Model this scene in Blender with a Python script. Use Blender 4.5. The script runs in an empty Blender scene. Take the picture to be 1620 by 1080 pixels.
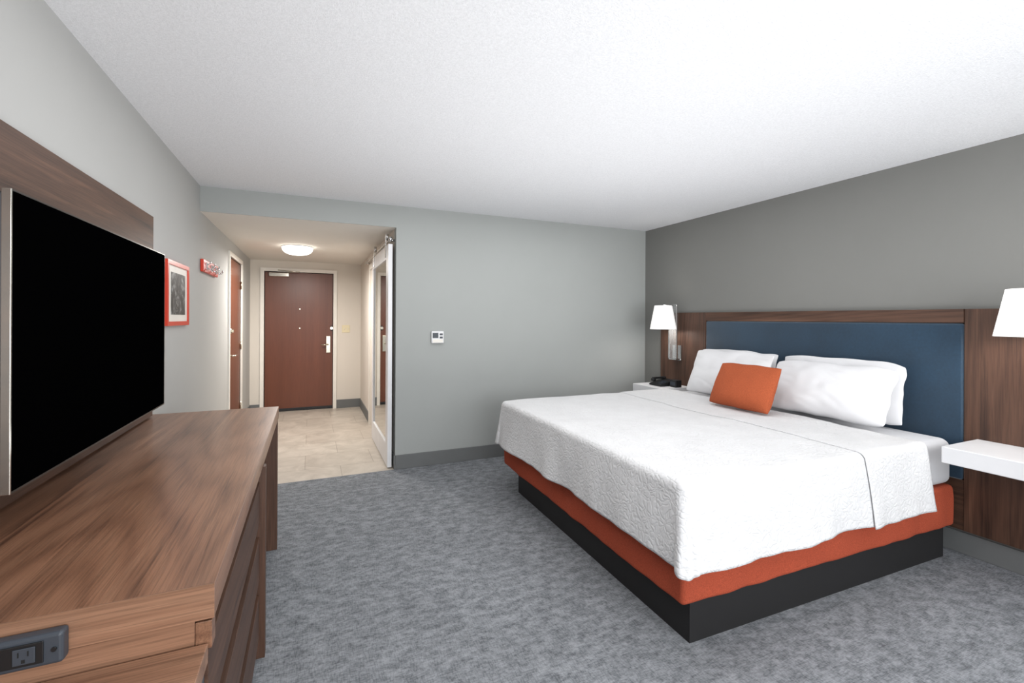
import bpy, bmesh, math, random
from mathutils import Vector, Matrix, noise
random.seed(4)
S=bpy.context.scene
try:
    S.view_settings.view_transform='Standard'
    S.view_settings.look='None'
except Exception: pass
COL=S.collection
W={}

def srgb(r,g,b):
    def f(c):
        c/=255.
        return c/12.92 if c<=.04045 else ((c+.055)/1.055)**2.4
    return (f(r),f(g),f(b),1)

# ---------------------------------------------------------------- materials
def new_mat(name):
    m=bpy.data.materials.new(name); m.use_nodes=True
    nt=m.node_tree; b=nt.nodes['Principled BSDF']
    return m,nt,b
def N(nt,t,**k):
    n=nt.nodes.new(t)
    for a,v in k.items():
        if a in n.inputs: n.inputs[a].default_value=v
        else: setattr(n,a,v)
    return n
def coords(nt,scale=(1,1,1),rot=(0,0,0)):
    tc=N(nt,'ShaderNodeTexCoord'); mp=N(nt,'ShaderNodeMapping')
    mp.inputs['Scale'].default_value=scale; mp.inputs['Rotation'].default_value=rot
    nt.links.new(tc.outputs['Object'],mp.inputs['Vector'])
    return mp.outputs['Vector']
def noise_n(nt,vec,scale,detail=3,rough=.5,dist=0):
    n=N(nt,'ShaderNodeTexNoise')
    n.inputs['Scale'].default_value=scale;n.inputs['Detail'].default_value=detail
    n.inputs['Roughness'].default_value=rough;n.inputs['Distortion'].default_value=dist
    nt.links.new(vec,n.inputs['Vector']); return n.outputs['Fac']
def ramp(nt,fac,stops):
    r=N(nt,'ShaderNodeValToRGB'); e=r.color_ramp.elements
    while len(e)<len(stops): e.new(.5)
    for i,(p,c) in enumerate(stops):
        e[i].position=p; e[i].color=c
    nt.links.new(fac,r.inputs['Fac']); return r.outputs['Color']
def mixc(nt,fac,a,b,mode='MIX'):
    m=N(nt,'ShaderNodeMix',data_type='RGBA',blend_type=mode)
    for s,v in ((m.inputs[0],fac),(m.inputs[6],a),(m.inputs[7],b)):
        if hasattr(v,'node'): nt.links.new(v,s)
        else: s.default_value=v
    return m.outputs[2]
def bump(nt,b,h,strength=.3,dist=.01):
    n=N(nt,'ShaderNodeBump'); n.inputs['Strength'].default_value=strength; n.inputs['Distance'].default_value=dist
    nt.links.new(h,n.inputs['Height']); nt.links.new(n.outputs['Normal'],b.inputs['Normal'])
def plain(name,c,rough=.6,metal=0,spec=.5,var=.03,emit=0):
    m,nt,b=new_mat(name)
    v=coords(nt); f=noise_n(nt,v,6,2)
    d=tuple(max(0,x*(1-var)) for x in c[:3])+(1,); l=tuple(x*(1+var) for x in c[:3])+(1,)
    nt.links.new(ramp(nt,f,[(.3,d),(.7,l)]),b.inputs['Base Color'])
    b.inputs['Roughness'].default_value=rough; b.inputs['Metallic'].default_value=metal
    b.inputs['Specular IOR Level'].default_value=spec
    if emit:
        b.inputs['Emission Color'].default_value=c; b.inputs['Emission Strength'].default_value=emit
    return m
def paint(name,c,bs=.08,scale=180,rough=.75):
    m,nt,b=new_mat(name)
    v=coords(nt); f=noise_n(nt,v,1.5,3)
    d=tuple(x*.98 for x in c[:3])+(1,); l=tuple(x*1.02 for x in c[:3])+(1,)
    nt.links.new(ramp(nt,f,[(.3,d),(.7,l)]),b.inputs['Base Color'])
    b.inputs['Roughness'].default_value=rough; b.inputs['Specular IOR Level'].default_value=.25
    bump(nt,b,noise_n(nt,v,scale,3),bs,.002)
    return m
def wood(name,axis,dark,mid,light,rough=.42,spec=.4,sc=1.0,ring=.18,con=.55):
    m,nt,b=new_mat(name)
    s=[22*sc,22*sc,22*sc]; s[axis]=.6*sc
    v=coords(nt,tuple(s))
    n1=noise_n(nt,v,1.0,9,.70,.25)
    s2=[260,260,260]; s2[axis]=5
    n2=noise_n(nt,coords(nt,tuple(s2)),1.0,3,.6,.1)
    s3=[5,5,5]; s3[axis]=.35
    n3=noise_n(nt,coords(nt,tuple(s3)),1.3,4,.55,.2)
    s4=[2.0*sc,2.0*sc,2.0*sc]; s4[axis]=.2*sc
    r0=noise_n(nt,coords(nt,tuple(s4)),1.0,2,.4,.1)
    mu=N(nt,'ShaderNodeMath',operation='MULTIPLY'); mu.inputs[1].default_value=150; nt.links.new(r0,mu.inputs[0])
    si=N(nt,'ShaderNodeMath',operation='SINE'); nt.links.new(mu.outputs[0],si.inputs[0])
    ma=N(nt,'ShaderNodeMapRange'); ma.inputs['From Min'].default_value=-1; nt.links.new(si.outputs[0],ma.inputs['Value'])
    c=ramp(nt,n1,[(.33,dark),(.46,mid),(.57,mid),(.69,light)])
    c=mixc(nt,ring,c,ramp(nt,ma.outputs[0],[(.0,dark),(.3,mid),(1,light)]))
    c=mixc(nt,con,c,ramp(nt,n2,[(.38,(.55,.55,.55,1)),(.56,(1.12,1.12,1.12,1))]),'MULTIPLY')
    c=mixc(nt,con,c,ramp(nt,n3,[(.34,(.62,.60,.58,1)),(.66,(1.24,1.22,1.19,1))]),'MULTIPLY')
    nt.links.new(c,b.inputs['Base Color'])
    b.inputs['Roughness'].default_value=rough; b.inputs['Specular IOR Level'].default_value=spec
    bump(nt,b,n2,.04,.001)
    return m

M={}
M['wall']=paint('wall_paint_grey',srgb(165,168,166))
M['wallL']=paint('wall_paint_grey_side',srgb(180,180,178))
M['wallhall']=paint('hall_paint_greige',srgb(216,209,199))
M['accent']=paint('accent_paint_taupe',srgb(125,125,122))
M['hallceil']=paint('hall_ceiling_paint',srgb(228,224,217))
def ceil_mat():
    m,nt,b=new_mat('popcorn_ceiling')
    v=coords(nt)
    n1=noise_n(nt,v,105,3,.65); n2=noise_n(nt,v,220,2)
    nt.links.new(ramp(nt,n1,[(.3,srgb(223,224,227)),(.65,srgb(235,236,239))]),b.inputs['Base Color'])
    b.inputs['Roughness'].default_value=.9; b.inputs['Specular IOR Level'].default_value=.1
    a=N(nt,'ShaderNodeMath',operation='ADD'); nt.links.new(n1,a.inputs[0]); nt.links.new(n2,a.inputs[1])
    bump(nt,b,a.outputs[0],.42,.005)
    return m
M['ceil']=ceil_mat()
def carpet():
    m,nt,b=new_mat('carpet_mottled_grey')
    a1=noise_n(nt,coords(nt,(32,165,1)),1,2,.6)
    a2=noise_n(nt,coords(nt,(165,32,1)),1,2,.6)
    mid=noise_n(nt,coords(nt,(12,22,1)),1,5,.75)
    big=noise_n(nt,coords(nt,(2.2,3,1)),1,3,.6)
    fine=noise_n(nt,coords(nt),330,2,.7)
    lo1,hi1=(.64,.64,.65,1),(1.0,1.0,1.0,1)
    base=ramp(nt,mid,[(.38,srgb(118,121,125)),(.62,srgb(146,149,153))])
    pm=ramp(nt,mid,[(.42,(1,1,1,1)),(.60,(.55,.55,.55,1))])
    d1=ramp(nt,a1,[(.44,lo1),(.52,hi1)]); d2=ramp(nt,a2,[(.43,lo1),(.51,hi1)])
    c=mixc(nt,.75,base,mixc(nt,pm,(1,1,1,1),d1),'MULTIPLY')
    c=mixc(nt,.75,c,mixc(nt,pm,(1,1,1,1),d2),'MULTIPLY')
    c=mixc(nt,.35,c,ramp(nt,big,[(.40,(.9,.9,.9,1)),(.6,(1.1,1.1,1.1,1))]),'MULTIPLY')
    c=mixc(nt,.25,c,ramp(nt,fine,[(.3,(.7,.7,.7,1)),(.7,(1.2,1.2,1.2,1))]),'MULTIPLY')
    nt.links.new(c,b.inputs['Base Color']); b.inputs['Roughness'].default_value=.95
    b.inputs['Specular IOR Level'].default_value=.1
    bump(nt,b,fine,.2,.003)
    return m
M['carpet']=carpet()
def tile():
    m,nt,b=new_mat('stone_tile')
    v=coords(nt)
    br=N(nt,'ShaderNodeTexBrick'); nt.links.new(v,br.inputs['Vector'])
    br.inputs['Scale'].default_value=1; br.inputs['Brick Width'].default_value=.61; br.inputs['Row Height'].default_value=.46
    br.inputs['Mortar Size'].default_value=.003
    br.inputs['Color1'].default_value=srgb(182,173,162); br.inputs['Color2'].default_value=srgb(196,188,177); br.inputs['Mortar'].default_value=srgb(158,149,138)
    n=noise_n(nt,coords(nt,(3,3,3)),1.4,7,.65,.8)
    c=mixc(nt,.95,br.outputs['Color'],ramp(nt,n,[(.36,(.80,.785,.77,1)),(.64,(1.06,1.055,1.05,1))]),'MULTIPLY')
    nt.links.new(c,b.inputs['Base Color']); b.inputs['Roughness'].default_value=.38
    return m
M['tile']=tile()
M['base']=plain('baseboard_grey_vinyl',srgb(106,108,108),.6)
M['trimw']=plain('trim_cream_paint',srgb(232,228,220),.5)
M['white']=plain('white_lacquer',srgb(226,226,228),.35)
DK,MD,LT=srgb(72,48,37),srgb(128,92,71),srgb(162,124,99)
M['woodY']=wood('walnut_grain_lengthwise',1,DK,MD,LT,.32,.5)
M['woodX']=wood('walnut_grain_crosswise',0,srgb(96,67,52),srgb(144,108,86),srgb(172,136,111),.36)
M['woodZ']=wood('walnut_grain_upright',2,DK,MD,LT)
d2,m2,l2=srgb(44,30,24),srgb(82,58,46),srgb(110,80,64)
M['panelY']=wood('dark_walnut_lengthwise',1,d2,m2,l2,.5,con=.5)
M['panelZ']=wood('dark_walnut_upright',2,d2,m2,l2,.5,con=.5)
M['cherry']=wood('cherry_door_veneer',2,srgb(98,54,37),srgb(106,60,41),srgb(112,65,45),.36,.45,.6,.05,.25)
M['black']=plain('black_plinth',srgb(25,24,25),.6)
M['dark']=plain('dark_recess',srgb(18,17,17),.8)
M['screen']=plain('tv_screen_black',(.0006,.0006,.0007,1),.6,0,.0)
M['silver']=plain('brushed_silver',srgb(205,202,194),.16,1)
M['dsilver']=plain('dark_silver',srgb(70,68,65),.3,.8)
M['chrome']=plain('chrome',srgb(215,215,215),.12,1)
M['slate']=plain('slate_plastic',srgb(58,64,72),.45)
M['blackpl']=plain('black_plastic',srgb(24,25,27),.4)
M['mirror']=plain('mirror_glass',srgb(225,228,226),.02,1,.5,0)
M['red']=plain('red_lacquer',srgb(206,60,38),.35)
M['fridge']=plain('fridge_grey_steel',srgb(92,98,104),.35,.3)
M['brass']=plain('satin_nickel',srgb(205,198,182),.25,1)
def clear():
    m,nt,b=new_mat('clear_acrylic')
    nt.links.new(ramp(nt,noise_n(nt,coords(nt),5,1),[(.3,(.5,.52,.53,1)),(.7,(.54,.56,.57,1))]),b.inputs['Base Color'])
    b.inputs['Roughness'].default_value=.08; b.inputs['Alpha'].default_value=.16
    return m
M['clear']=clear()
def fabric(name,c,scale=500,var=.12,bs=.3,rough=.9,sheen=0,dist=.002,cloud=.3):
    m,nt,b=new_mat(name)
    v=coords(nt); n=noise_n(nt,v,scale,2,.7); n2=noise_n(nt,v,3,3)
    d=tuple(x*(1-var) for x in c[:3])+(1,); l=tuple(min(1,x*(1+var)) for x in c[:3])+(1,)
    cc=ramp(nt,n,[(.3,d),(.7,l)])
    cc=mixc(nt,cloud,cc,ramp(nt,n2,[(.35,(.82,.82,.82,1)),(.65,(1.08,1.08,1.08,1))]),'MULTIPLY')
    nt.links.new(cc,b.inputs['Base Color'])
    b.inputs['Roughness'].default_value=rough; b.inputs['Specular IOR Level'].default_value=.2
    b.inputs['Sheen Weight'].default_value=sheen
    bump(nt,b,n,bs,dist)
    return m
M['rust']=fabric('rust_woven_fabric',srgb(166,76,53),220,.25,.6)
M['orange']=fabric('orange_tweed',srgb(166,84,53),300,.28,.5)
M['blue']=fabric('navy_velvet',srgb(31,56,76),60,.10,.05,.42,.6,cloud=1.0)
M['sheet']=fabric('white_cotton_sheet',srgb(214,215,218),300,.01,.05)
M['pillow']=fabric('white_pillow_cotton',srgb(221,221,223),300,.01,.05,cloud=.05)
def quilt():
    m,nt,b=new_mat('white_matelasse')
    v=coords(nt)
    vo=N(nt,'ShaderNodeTexVoronoi',feature='DISTANCE_TO_EDGE'); vo.inputs['Scale'].default_value=32
    add=N(nt,'ShaderNodeVectorMath',operation='ADD'); nz=N(nt,'ShaderNodeTexNoise'); nz.inputs['Scale'].default_value=14
    nt.links.new(v,nz.inputs['Vector'])
    sc=N(nt,'ShaderNodeVectorMath',operation='SCALE'); sc.inputs['Scale'].default_value=.10
    nt.links.new(nz.outputs['Color'],sc.inputs[0]); nt.links.new(v,add.inputs[0]); nt.links.new(sc.outputs[0],add.inputs[1])
    nt.links.new(add.outputs[0],vo.inputs['Vector'])
    r=ramp(nt,vo.outputs['Distance'],[(0,(0,0,0,1)),(.22,(1,1,1,1))])
    n=noise_n(nt,v,7,3,.6)
    nt.links.new(ramp(nt,n,[(.3,srgb(213,213,214)),(.7,srgb(219,219,220))]),b.inputs['Base Color'])
    b.inputs['Roughness'].default_value=.85; b.inputs['Specular IOR Level'].default_value=.2
    bump(nt,b,r,.42,.0045)
    return m
M['quilt']=quilt()
M['shade']=plain('lamp_shade_fabric',srgb(250,248,246),.8,0,.2,.01,.4)
M['drum']=plain('ceiling_light_diffuser',srgb(255,250,240),.6,0,.2,.01,6.0)
def bw():
    m,nt,b=new_mat('black_and_white_photo')
    n=noise_n(nt,coords(nt),13,6,.7,.8)
    nt.links.new(ramp(nt,n,[(.40,srgb(10,11,12)),(.52,srgb(56,58,58)),(.66,srgb(150,152,152))]),b.inputs['Base Color'])
    return m
M['bw']=bw()

# ---------------------------------------------------------------- geometry helpers
def thing(name,origin,label,cat,**kw):
    e=bpy.data.objects.new(name,None); e.empty_display_size=.1
    COL.objects.link(e); e.location=origin; W[e]=Vector(origin)
    e['label']=label; e['category']=cat
    for k,v in kw.items(): e[k]=v
    return e
def finish(bm,name,mat,parent=None,origin=None,smooth=False,**kw):
    if origin is None:
        lo=Vector((1e9,)*3); hi=-lo
        for v in bm.verts:
            for i in range(3):
                lo[i]=min(lo[i],v.co[i]); hi[i]=max(hi[i],v.co[i])
        origin=(lo+hi)/2
    origin=Vector(origin)
    bmesh.ops.translate(bm,verts=bm.verts,vec=-origin)
    bmesh.ops.recalc_face_normals(bm,faces=bm.faces)
    me=bpy.data.meshes.new(name); bm.to_mesh(me); bm.free()
    me.materials.append(mat)
    for p in me.polygons: p.use_smooth=smooth
    ob=bpy.data.objects.new(name,me); COL.objects.link(ob)
    W[ob]=origin
    if parent is not None:
        ob.parent=parent; ob.location=origin-W[parent]
    else: ob.location=origin
    for k,v in kw.items(): ob[k]=v
    return ob
def add_box(bm,lo,hi,bev=0,seg=2):
    lo=Vector(lo);hi=Vector(hi)
    r=bmesh.ops.create_cube(bm,size=1); vs=r['verts']
    for v in vs:
        v.co=Vector(((v.co[i]+.5)*(hi[i]-lo[i])+lo[i]) for i in range(3))
    if bev:
        es=list({e for v in vs for e in v.link_edges})
        bmesh.ops.bevel(bm,geom=es,offset=bev,segments=seg,profile=.5,affect='EDGES')
def box(name,lo,hi,mat,parent=None,bev=.0015,smooth=False,seg=2,**kw):
    bm=bmesh.new(); add_box(bm,lo,hi,bev,seg); return finish(bm,name,mat,parent,smooth=smooth,**kw)
def boxes(name,lst,mat,parent=None,bev=0,**kw):
    bm=bmesh.new()
    for lo,hi in lst: add_box(bm,lo,hi,bev)
    return finish(bm,name,mat,parent,**kw)
def add_cyl(bm,p0,p1,r0,r1=None,seg=24,caps=True):
    p0=Vector(p0);p1=Vector(p1); r1=r0 if r1 is None else r1
    d=p1-p0; L=d.length
    q=Vector((0,0,1)).rotation_difference(d.normalized()).to_matrix().to_4x4()
    bmesh.ops.create_cone(bm,cap_ends=caps,segments=seg,radius1=r0,radius2=r1,depth=L,matrix=Matrix.Translation((p0+p1)/2)@q)
def cyl(name,p0,p1,r0,mat,parent=None,r1=None,seg=24,caps=True,smooth=True,**kw):
    bm=bmesh.new(); add_cyl(bm,p0,p1,r0,r1,seg,caps)
    ob=finish(bm,name,mat,parent,smooth=False,**kw)
    if smooth:
        for p in ob.data.polygons:
            p.use_smooth = len(p.vertices)==4
    return ob
def add_sph(bm,c,r,s=(1,1,1)):
    bmesh.ops.create_uvsphere(bm,u_segments=20,v_segments=12,radius=r,matrix=Matrix.Translation(c)@Matrix.Diagonal((*s,1)))
def tube(name,pts,r,mat,parent=None,seg=12,**kw):
    bm=bmesh.new()
    for a,b in zip(pts[:-1],pts[1:]): add_cyl(bm,a,b,r,seg=seg)
    for p in pts[1:-1]: add_sph(bm,p,r)
    return finish(bm,name,mat,parent,smooth=True,**kw)
def lathe(name,c,prof,mat,parent=None,seg=48,**kw):
    bm=bmesh.new(); rings=[]
    for r,z in prof:
        rings.append([bm.verts.new((c[0]+r*math.cos(2*math.pi*i/seg),c[1]+r*math.sin(2*math.pi*i/seg),c[2]+z)) for i in range(seg)])
    for a,b in zip(rings[:-1],rings[1:]):
        for i in range(seg): bm.faces.new((a[i],a[(i+1)%seg],b[(i+1)%seg],b[i]))
    return finish(bm,name,mat,parent,smooth=True,**kw)

# ---------------------------------------------------------------- room shell
XL,XR,YF,YE,YB,H,HH=-.81,3.61,4.32,7.6,-1.6,2.44,2.24
XH=.72
T=.1
def shell(ob,l,c):
    ob['kind']='structure'; ob['label']=l; ob['category']=c; return ob
shell(boxes('floor',[((XL-T,YB-T,-.1),(XR+T,YF,0))],M['carpet']),'mottled grey patterned carpet floor','floor')
shell(boxes('floor.001',[((XL-T,YF,-.1),(XH+T,YE+T,.0))],M['tile']),'beige stone-look tile floor of the entry hall','floor')
shell(boxes('ceiling',[((XL-T,YB-T,H),(XR+T,YF+T,H+.1))],M['ceil']),'white textured popcorn ceiling','ceiling')
shell(boxes('ceiling.001',[((XL,YF+.008,HH),(XH,YE,HH+.1))],M['hallceil']),'smooth lower ceiling of the entry hall','ceiling')
D2a,D2b,DH=5.72,6.64,2.06
shell(boxes('wall_left',[((XL-T,YB-T,0),(XL,D2a,H)),((XL-T,D2a,DH),(XL,D2b,H)),((XL-T,D2b,0),(XL,YE+T,H)),((XL-T-.05,D2a-.1,0),(XL-T,D2b+.1,H))],M['wallL']),'light grey painted side wall','wall')
shell(boxes('wall_right',[((XR,YB-T,0),(XR+T,YF+T,H))],M['accent']),'dark taupe-grey accent wall behind the headboard','wall')
shell(boxes('wall_far',[((XH,YF,0),(XR,YF+T,H)),((XL,YF,HH),(XH,YF+.008,H))],M['wall']),'grey painted wall with opening to the hall','wall')
shell(boxes('wall_hall',[((XH,YF+T,0),(XH+T,YE+T,H))],M['wallhall']),'greige painted hall wall','wall')
E0,E1,EH=-.63,.315,2.08
shell(boxes('wall_entry',[((XL,YE,0),(E0,YE+T,H)),((E1,YE,0),(XH,YE+T,H)),((E0,YE,EH),(E1,YE+T,H)),((E0-.1,YE+T,0),(E1+.1,YE+T+.05,H))],M['wallhall']),'greige end wall around the entry door','wall')
wx0,wx1,wz0,wz1=-.3,3.2,.45,2.25
shell(boxes('wall_back',[((XL,YB-T,0),(wx0,YB,H)),((wx1,YB-T,0),(XR,YB,H)),((wx0,YB-T,0),(wx1,YB,wz0)),((wx0,YB-T,wz1),(wx1,YB,H))],M['wall']),'grey painted window wall','wall')
win=thing('window_1',((wx0+wx1)/2,YB-.05,wz0),'wide white-framed window','window',kind='structure')
boxes('window_frame',[((wx0,YB-.08,wz0),(wx0+.05,YB-.02,wz1)),((wx1-.05,YB-.08,wz0),(wx1,YB-.02,wz1)),((wx0+.05,YB-.08,wz0),(wx1-.05,YB-.02,wz0+.05)),((wx0+.05,YB-.08,wz1-.05),(wx1-.05,YB-.02,wz1)),((1.43,YB-.08,wz0+.05),(1.48,YB-.02,wz1-.05))],M['white'],win)
# baseboards
bh,bt=.13,.012
shell(box('baseboard_far',(XH+.002,YF-bt,0),(XR-bt,YF,bh),M['base'],bev=.003),'grey vinyl baseboard','baseboard')
shell(box('baseboard_right',(XR-bt,YB,0),(XR,YF,bh),M['base'],bev=.003),'grey vinyl baseboard','baseboard')
shell(boxes('baseboard_left',[((XL,YB,0),(XL+bt,D2a-.06,bh)),((XL,D2b+.06,0),(XL+bt,YE-bt,bh))],M['base']),'grey vinyl baseboard','baseboard')
shell(boxes('baseboard_entry',[((XL,YE-bt,0),(E0-.05,YE,bh)),((E1+.05,YE-bt,0),(XH-bt,YE,bh))],M['base']),'grey vinyl baseboard','baseboard')
shell(boxes('baseboard_hall',[((XH-bt,6.34,0),(XH,YE,bh)),((XH-bt,YF,0),(XH,5.0,bh))],M['base']),'grey vinyl baseboard','baseboard')
# door frames
fw=.05
shell(boxes('trim_1',[((E0-fw,YE-.02,0),(E0,YE+.06,EH+fw)),((E1,YE-.02,0),(E1+fw,YE+.06,EH+fw)),((E0,YE-.02,EH),(E1,YE+.06,EH+fw))],M['trimw']),'cream painted frame of the entry door','door frame')
shell(boxes('trim_2',[((XL-.06,D2a-fw,0),(XL+.018,D2a,DH+fw)),((XL-.06,D2b,0),(XL+.018,D2b+fw,DH+fw)),((XL-.06,D2a,DH),(XL+.018,D2b,DH+fw))],M['trimw']),'white painted frame of the side door','door frame')
shell(boxes('trim_3',[((XH-.018,6.26,0),(XH,6.33,2.1)),((XH-.018,5.1,0),(XH,5.17,2.1)),((XH-.018,5.17,2.03),(XH,6.26,2.1))],M['trimw']),'white painted bathroom door frame','door frame')
# entry door
d1=thing('door_1',((E0+E1)/2,YE+.05,0),'reddish-brown wooden entry door','door',kind='structure')
box('leaf',(E0+.008,YE+.03,.012),(E1-.008,YE+.075,EH-.006),M['cherry'],d1)
box('door_sweep',(E0+.01,YE+.02,.004),(E1-.01,YE+.03,.045),M['blackpl'],d1)
hx=.245
box('lock_plate',(hx-.032,YE+.012,.86),(hx+.032,YE+.03,1.12),M['brass'],d1,bev=.006)
cyl('handle_neck',(hx+.005,YE-.03,.99),(hx+.005,YE+.014,.99),.011,M['brass'],d1)
tube('lever_handle',[(hx+.005,YE-.03,.99),(hx-.10,YE-.03,.985)],.010,M['brass'],d1)
cyl('deadbolt',(hx+.045,YE-.02,1.24),(hx+.045,YE+.03,1.24),.022,M['brass'],d1)
box('latch_guard',(hx+.03,YE+.005,1.205),(hx+.062,YE+.028,1.275),M['blackpl'],d1)
for z in (1.53,1.24): cyl('peephole',(-.155,YE+.022,z),(-.155,YE+.031,z),.010,M['brass'],d1,seg=16)
box('door_closer',(-.57,YE-.045,2.005),(-.30,YE+.03,2.062),M['silver'],d1,bev=.008)
tube('closer_arm',[(-.36,YE-.03,2.068),(-.16,YE-.12,2.075),(-.45,YE-.015,2.10)],.007,M['silver'],d1)
# side door
d2=thing('door_2',(XL-.03,(D2a+D2b)/2,0),'reddish-brown wooden side door with lever handle','door',kind='structure')
box('leaf',(XL-.05,D2a+.005,.01),(XL-.005,D2b-.005,DH-.005),M['cherry'],d2)
hy=D2a+.07
cyl('handle_rose',(XL-.005,hy,.98),(XL+.006,hy,.98),.03,M['brass'],d2)
tube('lever_handle',[(XL+.0,hy,.98),(XL+.05,hy,.98),(XL+.05,hy+.11,.98)],.009,M['brass'],d2)
cyl('deadbolt',(XL-.005,hy,1.25),(XL+.02,hy,1.25),.028,M['brass'],d2)
box('thumb_turn',(XL+.02,hy-.006,1.235),(XL+.04,hy+.006,1.265),M['brass'],d2)
for z in (.3,1.05,1.8): cyl('hinge',(XL+.006,D2b-.006,z-.045),(XL+.006,D2b-.006,z+.045),.008,M['brass'],d2,seg=12)
# sliding door
bx0,bx1,by0,by1,bz0,bz1=.655,.693,4.36,5.56,.012,2.09
d3=thing('door_3',((bx0+bx1)/2,(by0+by1)/2,0),'white sliding door with full-length mirror','door',kind='structure')
st=.13
boxes('door_rails',[((bx0,by0,bz0),(bx1,by0+st,bz1)),((bx0,by1-.1,bz0),(bx1,by1,bz1)),((bx0,by0+st,bz0),(bx1,by1-.1,bz0+.2)),((bx0,by0+st,bz1-.13),(bx1,by1-.1,bz1))],M['white'],d3)
box('mirror',(bx0+.012,by0+st,bz0+.2),(bx0+.022,by1-.1,bz1-.13),M['mirror'],d3,bev=0)
for y in (by0+.16,by1-.16):
    box('hanger_strap',(bx0-.006,y-.02,1.98),(bx0-.0005,y+.02,2.20),M['chrome'],d3)
    cyl('roller',(bx0-.004,y,2.178),(bx0+.022,y,2.178),.032,M['chrome'],d3)
tr=thing('sliding_door_track',(.70,5.4,2.13),'chrome rail carrying the sliding mirrored door','door track')
box('rail',(.664,4.33,2.118),(.672,6.5,2.144),M['chrome'],tr)
for y in (4.40,5.0,5.7,6.4): cyl('standoff',(.672,y,2.131),(.72,y,2.131),.012,M['chrome'],tr)
cyl('end_stop',(.655,4.345,2.131),(.683,4.345,2.131),.022,M['chrome'],tr)

# ---------------------------------------------------------------- hall light
hl=thing('ceiling_light',(-.15,6.0,HH),'round flush-mounted white ceiling light, lit','ceiling light')
lathe('diffuser',(-.15,6.0,HH),[(0,-.10),(.05,-.098),(.10,-.089),(.14,-.070),(.163,-.044),(.168,-.012)],M['drum'],hl)
lathe('mounting_ring',(-.15,6.0,HH),[(.0,-.001),(.166,-.001),(.168,-.011),(.165,-.0115),(0,-.0115)],M['white'],hl)

# ---------------------------------------------------------------- dresser
dx0,dx1,dy0,dy1,dz=-.805,-.178,1.10,3.14,.857
TT=.07
dr=thing('dresser',((dx0+dx1)/2,(dy0+dy1)/2,0),'long walnut dresser with drawers and an open cubby','dresser')
box('top',(dx0,dy0+.0042,dz-TT),(dx1,dy1,dz),M['woodY'],dr,bev=.0006)
box('edge_band',(dx0,dy0,dz-TT),(dx1,dy0+.004,dz),M['woodX'],dr,bev=.0004)
zt=dz-TT-.0005
box('end_panel',(dx0,dy0+.004,.0),(dx1-.034,dy0+.03,zt),M['woodX'],dr,bev=.001)
box('end_panel',(dx0,dy1-.04,.0),(dx1-.004,dy1,zt),M['panelZ'],dr)
DY=2.13
box('divider',(dx0,DY+.006,.0),(dx1+.010,DY+.046,zt),M['panelZ'],dr)
box('plinth',(dx0+.02,dy0+.031,0),(dx1-.06,DY,.08),M['dark'],dr)
box('back_panel',(dx0,DY+.0465,.0),(dx0+.015,dy1-.0405,zt),M['dark'],dr,bev=0)
box('carcass',(dx0,dy0+.031,.081),(dx1-.060,DY+.005,zt-.0005),M['dark'],dr,bev=0)
zz=[.09,.325,.56,.785]
for a,b in zip(zz[:-1],zz[1:]):
    f=box('drawer',(dx1-.033,dy0+.002,a),(dx1-.010,DY,b-.060),M['panelY'],dr)
    box('finger_pull',(dx1-.059,dy0+.04,b-.059),(dx1-.052,DY,b-.004),M['dark'],f)
    box('drawer_edge',(dx1-.033,dy0+.002,b-.0595),(dx1-.004,dy0+.038,b-.003),M['woodY'],f)
fr=thing('mini_fridge',(-.50,2.50,.002),'grey compact refrigerator in the dresser cubby','refrigerator')
box('cabinet',(-.77,2.25,.002),(-.31,2.75,.76),M['blackpl'],fr,bev=.006)
box('door',(-.3095,2.25,.01),(-.265,2.75,.755),M['fridge'],fr,bev=.008)
box('handle',(-.2645,2.27,.5),(-.252,2.285,.72),M['chrome'],fr)
# desk
dk=thing('desk',(-.49,.45,0),'low walnut desk beside the dresser','desk')
box('top',(-.80,-.30,.70),(-.188,dy0-.003,.74),M['woodX'],dk)
for x in (-.79,-.228):
    for y in (-.28,dy0-.045): box('leg',(x,y,0),(x+.035,y+.035,.6995),M['slate'],dk)
# outlet
ox0,ox1,oz0,oz1,oy=-.62,-.404,.780,.836,dy0
po=thing('power_outlet',((ox0+ox1)/2,oy,(oz0+oz1)/2),'dark plastic power outlet unit on the dresser end','outlet')
box('housing',(ox0,oy-.026,oz0),(ox1,oy-.0005,oz1),M['slate'],po,bev=.006,seg=3)
box('face_plate',(ox0+.008,oy-.029,oz0+.009),(ox1-.026,oy-.0262,oz1-.009),M['blackpl'],po,bev=.001)
zc=(oz0+oz1)/2
box('socket',(-.470,oy-.031,zc-.014),(-.440,oy-.0292,zc+.014),M['slate'],po,bev=.001)
boxes('socket_slots',[((-.463,oy-.0315,zc),(-.461,oy-.0311,zc+.009)),((-.450,oy-.0315,zc),(-.448,oy-.0311,zc+.009)),((-.458,oy-.0315,zc-.011),(-.453,oy-.0311,zc-.005))],M['dark'],po)
for k in (0,.018): box('charging_port',(-.496-k,oy-.031,zc-.010),(-.488-k,oy-.0292,zc+.010),M['white'],po,bev=.001)
cyl('screw',(-.416,oy-.029,zc),(-.416,oy-.0262,zc),.004,M['blackpl'],po,seg=12)

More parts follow.
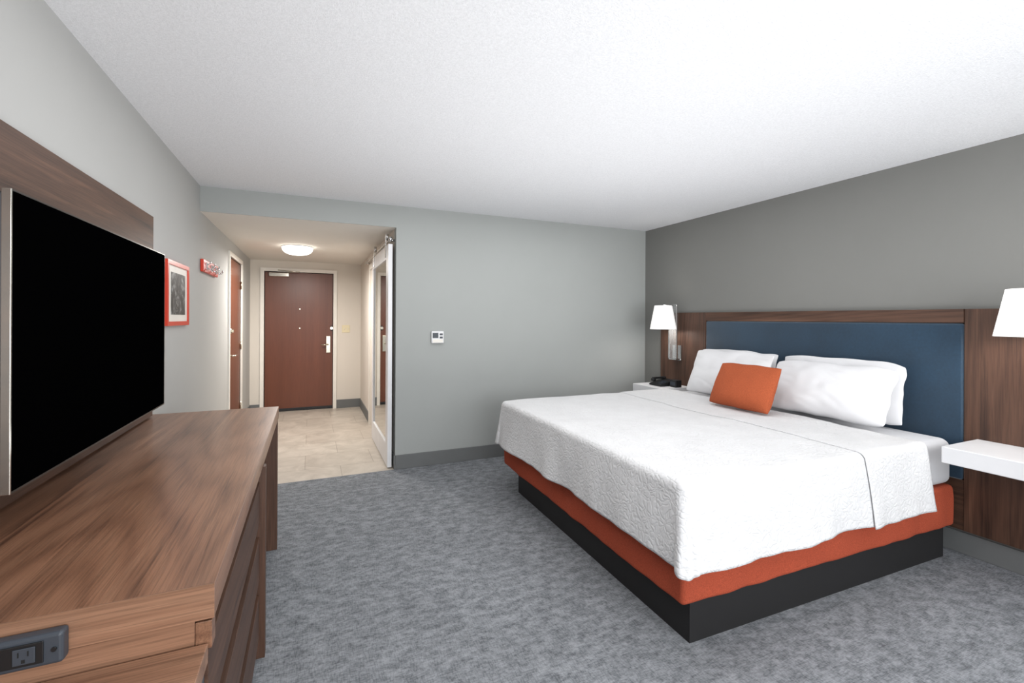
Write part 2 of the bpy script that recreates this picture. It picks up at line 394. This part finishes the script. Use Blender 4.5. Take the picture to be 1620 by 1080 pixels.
# ---------------------------------------------------------------- tv + panel
wp=box('wall_panel',(-.809,.3,.865),(-.785,3.06,1.942),M['panelY'],bev=.0015)
wp['label']='long walnut wall panel mounted behind the television'; wp['category']='wall panel'
tv=thing('television',(-.67,2.09,.995),'large flat-screen television, black screen and silver frame','television')
ty0,ty1,tz0,tz1=1.458,2.695,.980,1.70
box('housing',(-.70,ty0+.006,tz0+.006),(-.664,ty1-.006,tz1-.006),M['blackpl'],tv,bev=.004)
box('silver_edge',(-.6635,ty0,tz0),(-.646,ty0+.006,tz1),M['silver'],tv,bev=.0008)
boxes('frame',[((-.6635,ty1-.004,tz0),(-.646,ty1,tz1)),((-.6635,ty0+.0062,tz0),(-.646,ty1-.004,tz0+.005)),((-.6635,ty0+.0062,tz1-.004),(-.646,ty1-.004,tz1))],M['dsilver'],tv)
box('screen',(-.6615,ty0+.0062,tz0+.005),(-.647,ty1-.004,tz1-.004),M['screen'],tv,bev=0)
box('wall_mount',(-.7845,1.9,1.2),(-.7005,2.3,1.5),M['blackpl'],tv)

# picture
pic=thing('picture',(-.80,3.625,1.545),'red-framed black and white photograph','picture')
py0,py1,pz0,pz1=3.36,3.89,1.345,1.752
f=.026; px=-.790
boxes('frame',[((-.808,py0,pz0),(px,py0+f,pz1)),((-.808,py1-f,pz0),(px,py1,pz1)),((-.808,py0+f,pz0),(px,py1-f,pz0+f)),((-.808,py0+f,pz1-f),(px,py1-f,pz1))],M['red'],pic)
box('mat_board',(-.807,py0+f,pz0+f),(-.798,py1-f,pz1-f),M['trimw'],pic,bev=0)
box('photograph',(-.7978,py0+.10,pz0+.07),(-.796,py1-.09,pz1-.07),M['bw'],pic,bev=0)
# coat rack
cr=thing('coat_rack',(-.80,4.66,1.815),'red wooden coat rack with chrome hooks','coat rack')
box('board',(-.808,4.33,1.765),(-.785,4.95,1.865),M['red'],cr,bev=.004)
for y in (4.44,4.64,4.84):
    box('hook_plate',(-.7845,y-.02,1.785),(-.778,y+.02,1.845),M['chrome'],cr)
    tube('hook',[(-.779,y,1.80),(-.750,y,1.788),(-.735,y,1.80),(-.730,y,1.82)],.006,M['chrome'],cr)
    tube('hook',[(-.779,y,1.83),(-.762,y,1.838),(-.755,y,1.855)],.005,M['chrome'],cr)

# thermostat, switch
th=thing('thermostat',(1.11,YF,1.22),'white wall thermostat with small display','thermostat')
box('housing',(1.049,YF-.028,1.160),(1.171,YF-.0005,1.278),M['white'],th,bev=.01,seg=3)
box('display',(1.060,YF-.0295,1.212),(1.115,YF-.0282,1.262),M['slate'],th,bev=0)
for i in range(2): box('button',(1.128,YF-.031,1.238-.03*i),(1.158,YF-.0282,1.256-.03*i),M['slate'],th,bev=.001)
box('cover_flap',(1.06,YF-.030,1.168),(1.16,YF-.0282,1.20),M['trimw'],th,bev=.001)
sw=thing('light_switch',(.50,YE,1.23),'cream double light switch plate','light switch')
box('plate',(.443,YE-.008,1.172),(.557,YE-.0005,1.288),plain('ivory_plastic',srgb(222,210,176),.4),sw,bev=.003)
for x in (.477,.523): box('toggle',(x-.005,YE-.02,1.218),(x+.005,YE-.0082,1.242),M['trimw'],sw)

# ---------------------------------------------------------------- headboard
hb=thing('headboard',(3.58,2.4,.15),'wide walnut headboard with navy upholstered centre','headboard')
hy0,hy1,p0,p1=.74,4.01,1.42,3.37
box('backing',(3.594,hy0+.01,.155),(3.608,hy1-.01,1.465),M['dark'],hb,bev=0)
box('wing_panel',(3.569,hy0,.15),(3.5935,p0-.001,1.472),M['panelZ'],hb)
box('wing_panel',(3.569,p1+.036,.15),(3.5935,hy1,1.472),M['panelZ'],hb)
box('side_stile',(3.561,p1,.15),(3.5935,p1+.035,1.472),M['panelZ'],hb)
box('top_rail',(3.561,p0,1.39),(3.5935,p1-.001,1.472),M['panelY'],hb)
box('lower_panel',(3.572,p0,.15),(3.5935,p1-.001,.449),M['panelY'],hb)
box('upholstered_panel',(3.560,p0+.002,.45),(3.5935,p1-.003,1.388),M['blue'],hb,bev=.016,seg=5,smooth=True)

# nightstands
def nightstand(y0,y1,lab):
    n=thing('floating_nightstand',(3.37,(y0+y1)/2,.62),lab,'nightstand',group='floating nightstands')
    box('shelf',(3.18,y0,.622),(3.5685,y1,.712),M['white'],n,bev=.004)
    box('mounting_cleat',(3.5,y0+.05,.60),(3.5685,y1-.05,.6215),M['white'],n)
    return n
nightstand(.80,1.36,'white floating nightstand shelf beside the bed')
nightstand(3.56,4.0,'white floating nightstand shelf holding a telephone')
# sconces
def sconce(y,side,dzz):
    L=thing('wall_lamp',(3.55,y,1.0),'chrome wall lamp with white tapered shade, lit','lamp',group='bedside wall lamps')
    yb=y+.005*side
    hw=.062
    box('back_plate',(3.548,yb-hw,.97),(3.5688,yb+hw,1.13),M['chrome'],L,bev=.003)
    boxes('upright_frame',[((3.49,yb-hw,.99),(3.506,yb-hw+.008,1.56)),((3.49,yb+hw-.008,.99),(3.506,yb+hw,1.56)),((3.49,yb-hw+.008,1.550),(3.506,yb+hw-.008,1.56)),((3.49,yb-hw+.008,.978),(3.5475,yb+hw-.008,.99))],M['chrome'],L)
    box('clear_panel',(3.496,yb-hw+.0085,.991),(3.501,yb+hw-.0085,1.5495),M['clear'],L,bev=0)
    tube('arm',[(3.489,yb,1.552+dzz),(3.36,y,1.552+dzz)],.006,M['chrome'],L)
    tube('stem',[(3.36,y,1.552+dzz),(3.36,y,1.42+dzz)],.006,M['chrome'],L)
    lathe('lamp_shade',(3.36,y,1.3+dzz),[(.133,0),(.088,.245),(.085,.245),(.130,0),(.133,0)],M['shade'],L)
    bm=bmesh.new(); add_sph(bm,(3.36,y,1.40+dzz),.03,(1,1,1.25))
    finish(bm,'light_bulb',M['drum'],L,smooth=True)
    l=bpy.data.lights.new('bulb_light','POINT'); l.energy=5; l.shadow_soft_size=.06; l.color=(1,.95,.9)
    o=bpy.data.objects.new('bulb_light',l); COL.objects.link(o); o.location=(3.36,y,1.36+dzz)
sconce(3.74,1,0); sconce(1.08,-1,.022)
# telephone
ph=thing('telephone',(3.36,3.76,.713),'black desk telephone with handset','telephone')
oyp=.05
bm=bmesh.new()
vs=[bm.verts.new((a,b+oyp,c+.002)) for a,b,c in [(3.27,3.62,.711),(3.27,3.80,.711),(3.46,3.80,.711),(3.46,3.62,.711),(3.27,3.62,.728),(3.27,3.80,.728),(3.46,3.80,.775),(3.46,3.62,.775)]]
for q in [(0,1,2,3),(4,5,6,7),(0,1,5,4),(1,2,6,5),(2,3,7,6),(3,0,4,7)]: bm.faces.new([vs[i] for i in q])
bmesh.ops.bevel(bm,geom=list(bm.edges),offset=.005,segments=2,affect='EDGES')
finish(bm,'base',M['blackpl'],ph)
bm=bmesh.new(); add_box(bm,(3.29,3.752+oyp,.775),(3.45,3.778+oyp,.795),.006); add_box(bm,(3.28,3.745+oyp,.752),(3.325,3.787+oyp,.785),.01); add_box(bm,(3.415,3.745+oyp,.770),(3.46,3.787+oyp,.797),.01)
finish(bm,'handset',M['blackpl'],ph)
boxes('keypad',[((3.30+.022*i,3.64+oyp+.025*j,.739+.0055*i),(3.315+.022*i,3.658+oyp+.025*j,.745+.0055*i)) for i in range(4) for j in range(3)],M['slate'],ph)
ck=thing('alarm_clock',(3.40,3.61,.713),'small black bedside alarm clock','clock')
box('case',(3.37,3.565,.713),(3.45,3.655,.785),M['blackpl'],ck,bev=.008,seg=3)
box('display',(3.3685,3.577,.732),(3.3699,3.643,.768),M['slate'],ck,bev=0)

# ---------------------------------------------------------------- bed
BX0,BX1,BY0,BY1=1.462,3.533,1.455,3.515
BC=Vector(((BX0+BX1)/2,(BY0+BY1)/2,0))
ROT=math.radians(-1.1)
bed=thing('bed',BC,'king bed with white quilt, rust box spring cover and black plinth','bed')
boxes('plinth',[((1.525,1.485,0),(3.475,1.510,.180)),((1.525,3.325,0),(3.475,3.35,.180)),((1.525,1.510,0),(1.55,3.325,.180)),((3.45,1.510,0),(3.475,3.325,.180))],M['black'],bed)
def soft_box(name,lo,hi,R,mat,amp,n=90):
    bm=bmesh.new(); add_box(bm,lo,hi,R,5)
    bmesh.ops.subdivide_edges(bm,edges=[e for e in bm.edges if e.calc_length()>.5],cuts=n,use_grid_fill=True)
    bmesh.ops.subdivide_edges(bm,edges=[e for e in bm.edges if .1<e.calc_length()<.3 and abs(e.verts[0].co.z-e.verts[1].co.z)>.1],cuts=6,use_grid_fill=True)
    for v in bm.verts:
        p=v.co
        ox=noise.noise(Vector((p.y*3,p.z*6,1)))+.6*noise.noise(Vector((p.y*9,p.z*5,2)))
        oy=noise.noise(Vector((p.x*3,p.z*6,4)))+.6*noise.noise(Vector((p.x*9,p.z*5,5)))
        oz=.5*noise.noise(Vector((p.x*3,p.y*3,7))) if p.z<.25 else 0
        v.co=p+Vector((amp*ox if p.x<2.5 else 0,amp*oy,amp*oz))
    return finish(bm,name,mat,bed,smooth=True)
soft_box('box_spring',(BX0,BY0,.184),(BX1,BY1,.425),.022,M['rust'],.013)
box('mattress',(BX0+.01,BY0+.010,.427),(BX1,BY1-.012,.698),M['sheet'],bed,bev=.05,seg=6,smooth=True)
def drape(name,xa,xb,y0,y1,ztop,hem,R,mat,foot=True,nx=180,ny=260,seed=0,flare=.03,wr=1.0,thick=.006,hemfoot=0):
    down=ztop-hem; Lb=R*math.pi/2; D=Lb+down-R
    bm=bmesh.new(); g=[]
    cx0=xa+R
    xs=cx0-D if foot else xa
    for i in range(nx+1):
        row=[]
        px=xs+(xb-xs)*i/nx
        for j in range(ny+1):
            py=(y0+R-D)+((y1-R+D)-(y0+R-D))*j/ny
            cx=max(px,cx0) if foot else px
            cy=min(max(py,y0+R),y1-R)
            dx,dy=px-cx,py-cy
            dist=max(abs(dx),abs(dy)); L=math.hypot(dx,dy)
            ux,uy=(dx/L,dy/L) if L>1e-9 else (0,0)
            corner=2*abs(ux*uy) if L>1e-9 else 0
            nz=noise.noise(Vector((px*1.6+seed,py*1.6,seed)))
            if dist<Lb:
                a=dist/R; out=R*math.sin(a); dz=R*(1-math.cos(a)); s=0
            else:
                k=dist-Lb; s=k/(D-Lb)
                hemv=.019*noise.noise(Vector((cx*2.3+ux+seed,cy*2.3+uy,3.1)))+.005*noise.noise(Vector((cx*7+ux*2+seed,cy*7+uy*2,8.1)))
                fold=noise.noise(Vector((cx*3.4+ux*1.5,cy*3.4+uy*1.5,seed+s*.4)))+.4*noise.noise(Vector((cx*8+ux*3,cy*8+uy*3,seed+s)))
                out=R+(flare*(1+.5*corner))*s+wr*s*(.040*fold)
                dz=R+k+hemv*s+corner*.014*s-hemfoot*s*ux*ux
            rd=noise.noise(Vector((px*2.2+py*3.5,px*1.5-py,seed+4)))
            z=ztop-dz+wr*(1-s)*(.009*nz+.005*noise.noise(Vector((px*4,py*4,seed+7)))+.009*max(0,.2-abs(rd)))
            row.append(bm.verts.new((cx+ux*out,cy+uy*out,z)))
        g.append(row)
    for i in range(nx):
        for j in range(ny):
            bm.faces.new((g[i][j],g[i+1][j],g[i+1][j+1],g[i][j+1]))
    ob=finish(bm,name,mat,bed,smooth=True)
    md=ob.modifiers.new('thickness','SOLIDIFY'); md.thickness=thick; md.offset=-1
    return ob
c=drape('bedspread',BX0-.028,3.17,BY0-.024,BY1+.022,.718,.358,.04,M['quilt'],seed=1.3,flare=.037,hemfoot=.016)
c['label']='white textured matelasse bedspread'
c=drape('turned_down_band',2.63,3.18,BY0-.0315,BY1+.0285,.7220,.350,.04,M['quilt'],foot=False,nx=50,seed=1.3,flare=.042,thick=.003)
c['label']='folded-back white bedspread band'
bed.rotation_euler=(0,0,ROT)

def pillow(name,c,w,h,t,lean,yaw,mat,lab,cat,grp=None,seed=0,roll=0,flat=.045,wr=.8,expo=.46,rc=.06):
    n=60; bm=bmesh.new(); lay=[[],[]]
    for s in (0,1):
        for i in range(n+1):
            row=[]
            for j in range(n+1):
                u=-1+2*i/n; v=-1+2*j/n
                u=math.sin(u*math.pi/2); v=math.sin(v*math.pi/2)
                if s==1 and (i in (0,n) or j in (0,n)):
                    row.append(lay[0][i][j]); continue
                prof=(max(0,(1-u*u))*max(0,(1-v*v)))**expo
                cu=1-rc*.6*abs(v)**6*abs(u)**4; cv=1-rc*abs(u)**8*abs(v)**4
                x=w/2*u*(1-flat*(1-v*v)*abs(u))*cu; y=h/2*v*(1-flat*(1-u*u)*abs(v))*cv
                y+=wr*.016*noise.noise(Vector((u*2.4+seed,v,2)))*abs(v)
                x+=wr*.014*noise.noise(Vector((u,v*2.4+seed,3)))*abs(u)
                y-=wr*.022*(u*u)*(1 if v>0 else 0)*v
                wk=wr*(.018*noise.noise(Vector((u*2+seed,v*1.6,s*9)))+.006*noise.noise(Vector((u*6+seed,v*3,s*9))))
                cr_=noise.noise(Vector((u*1.6+v*1.0+seed*3,v*1.4,s*4+seed)))
                wk-=wr*.008*max(0,.18-abs(cr_))/.18
                wk-=wr*.012*abs(math.sin(6*math.atan2(abs(v)*h,abs(u)*w)))*max(0,(u*u+v*v)-.7)
                z=(t/2*prof)*(1 if s==0 else -1)+wk*prof*(1 if s==0 else -1)
                z+= .014*noise.noise(Vector((u*1.3+seed,v*1.3,5)))*wr
                z+= (.22*t*(-v)*prof)*(1 if s==0 else -1)
                row.append(bm.verts.new((x,y,z)))
            lay[s].append(row)
    for s in (0,1):
        g=lay[s]
        for i in range(n):
            for j in range(n):
                q=(g[i][j],g[i+1][j],g[i+1][j+1],g[i][j+1])
                bm.faces.new(q if s==0 else q[::-1])
    ob=finish(bm,name,mat,None,origin=(0,0,0),smooth=True)
    a=math.radians(lean)
    up=Vector((math.sin(a),0,math.cos(a))); nr=Vector((-math.cos(a),0,math.sin(a))); wd=up.cross(nr)
    R=Matrix((wd,up,nr)).transposed().to_4x4()
    ob.matrix_world=Matrix.Translation(c)@Matrix.Rotation(math.radians(yaw),4,'Z')@R@Matrix.Rotation(math.radians(roll),4,'Z')
    ob['label']=lab; ob['category']=cat
    if grp: ob['group']=grp
    return ob
pg='white bed pillows'
pillow('pillow',(3.460,2.075,.930),.84,.42,.12,8,0,M['pillow'],'white pillow standing against the headboard','pillow',pg,1.0)
pillow('pillow',(3.460,2.94,.930),.80,.42,.12,8,0,M['pillow'],'white pillow standing against the headboard','pillow',pg,2.0)
pillow('pillow',(3.295,2.055,.920),.84,.41,.16,26,-1,M['pillow'],'white pillow leaning on another pillow','pillow',pg,3.0,roll=.3)
pillow('pillow',(3.295,2.875,.936),.78,.43,.155,22,2,M['pillow'],'white pillow leaning on another pillow','pillow',pg,4.0,roll=0)
pillow('throw_cushion',(3.01,2.48,.898),.54,.35,.14,24,-3,M['orange'],'rust-orange rectangular throw cushion on the bed','cushion',None,6.0,roll=.5,flat=.01,wr=.25,expo=.42,rc=.02)

# ---------------------------------------------------------------- lights
def area(name,loc,rot,sx,sy,e,col=(1,1,1)):
    l=bpy.data.lights.new(name,'AREA'); l.shape='RECTANGLE'; l.size=sx; l.size_y=sy; l.energy=e; l.color=col
    o=bpy.data.objects.new(name,l); COL.objects.link(o); o.location=loc; o.rotation_euler=rot; return o
area('window_light',((wx0+wx1)/2,YB-.12,(wz0+wz1)/2),(math.radians(90),0,0),3.3,1.7,120,(.98,.99,1))
area('bounce_fill',(1.3,1.45,.80),(math.radians(180),0,0),2.8,3.6,39,(1,.998,.99))  # added upward fill that brightens the ceiling evenly, not a real lamp
area('room_fill',(1.3,1.8,2.40),(0,0,0),3.4,4.2,47,(1,.998,.99))  # added soft fill under the ceiling, no fixture hangs here
area('hall_light',(-.15,6.0,2.10),(0,0,0),.35,.35,42,(1,.96,.91))
w=bpy.data.worlds.new('world'); S.world=w; w.use_nodes=True
w.node_tree.nodes['Background'].inputs[0].default_value=(.85,.92,1,1); w.node_tree.nodes['Background'].inputs[1].default_value=.8

cam=bpy.data.cameras.new('camera'); co=bpy.data.objects.new('camera',cam); COL.objects.link(co)
co.location=(0,0,1.40); co.rotation_euler=(math.radians(90),math.radians(-.3),math.radians(-23.68))
cam.sensor_width=36; cam.lens=725/1620*36; cam.shift_y=-36/1620; cam.clip_start=.02
S.camera=co
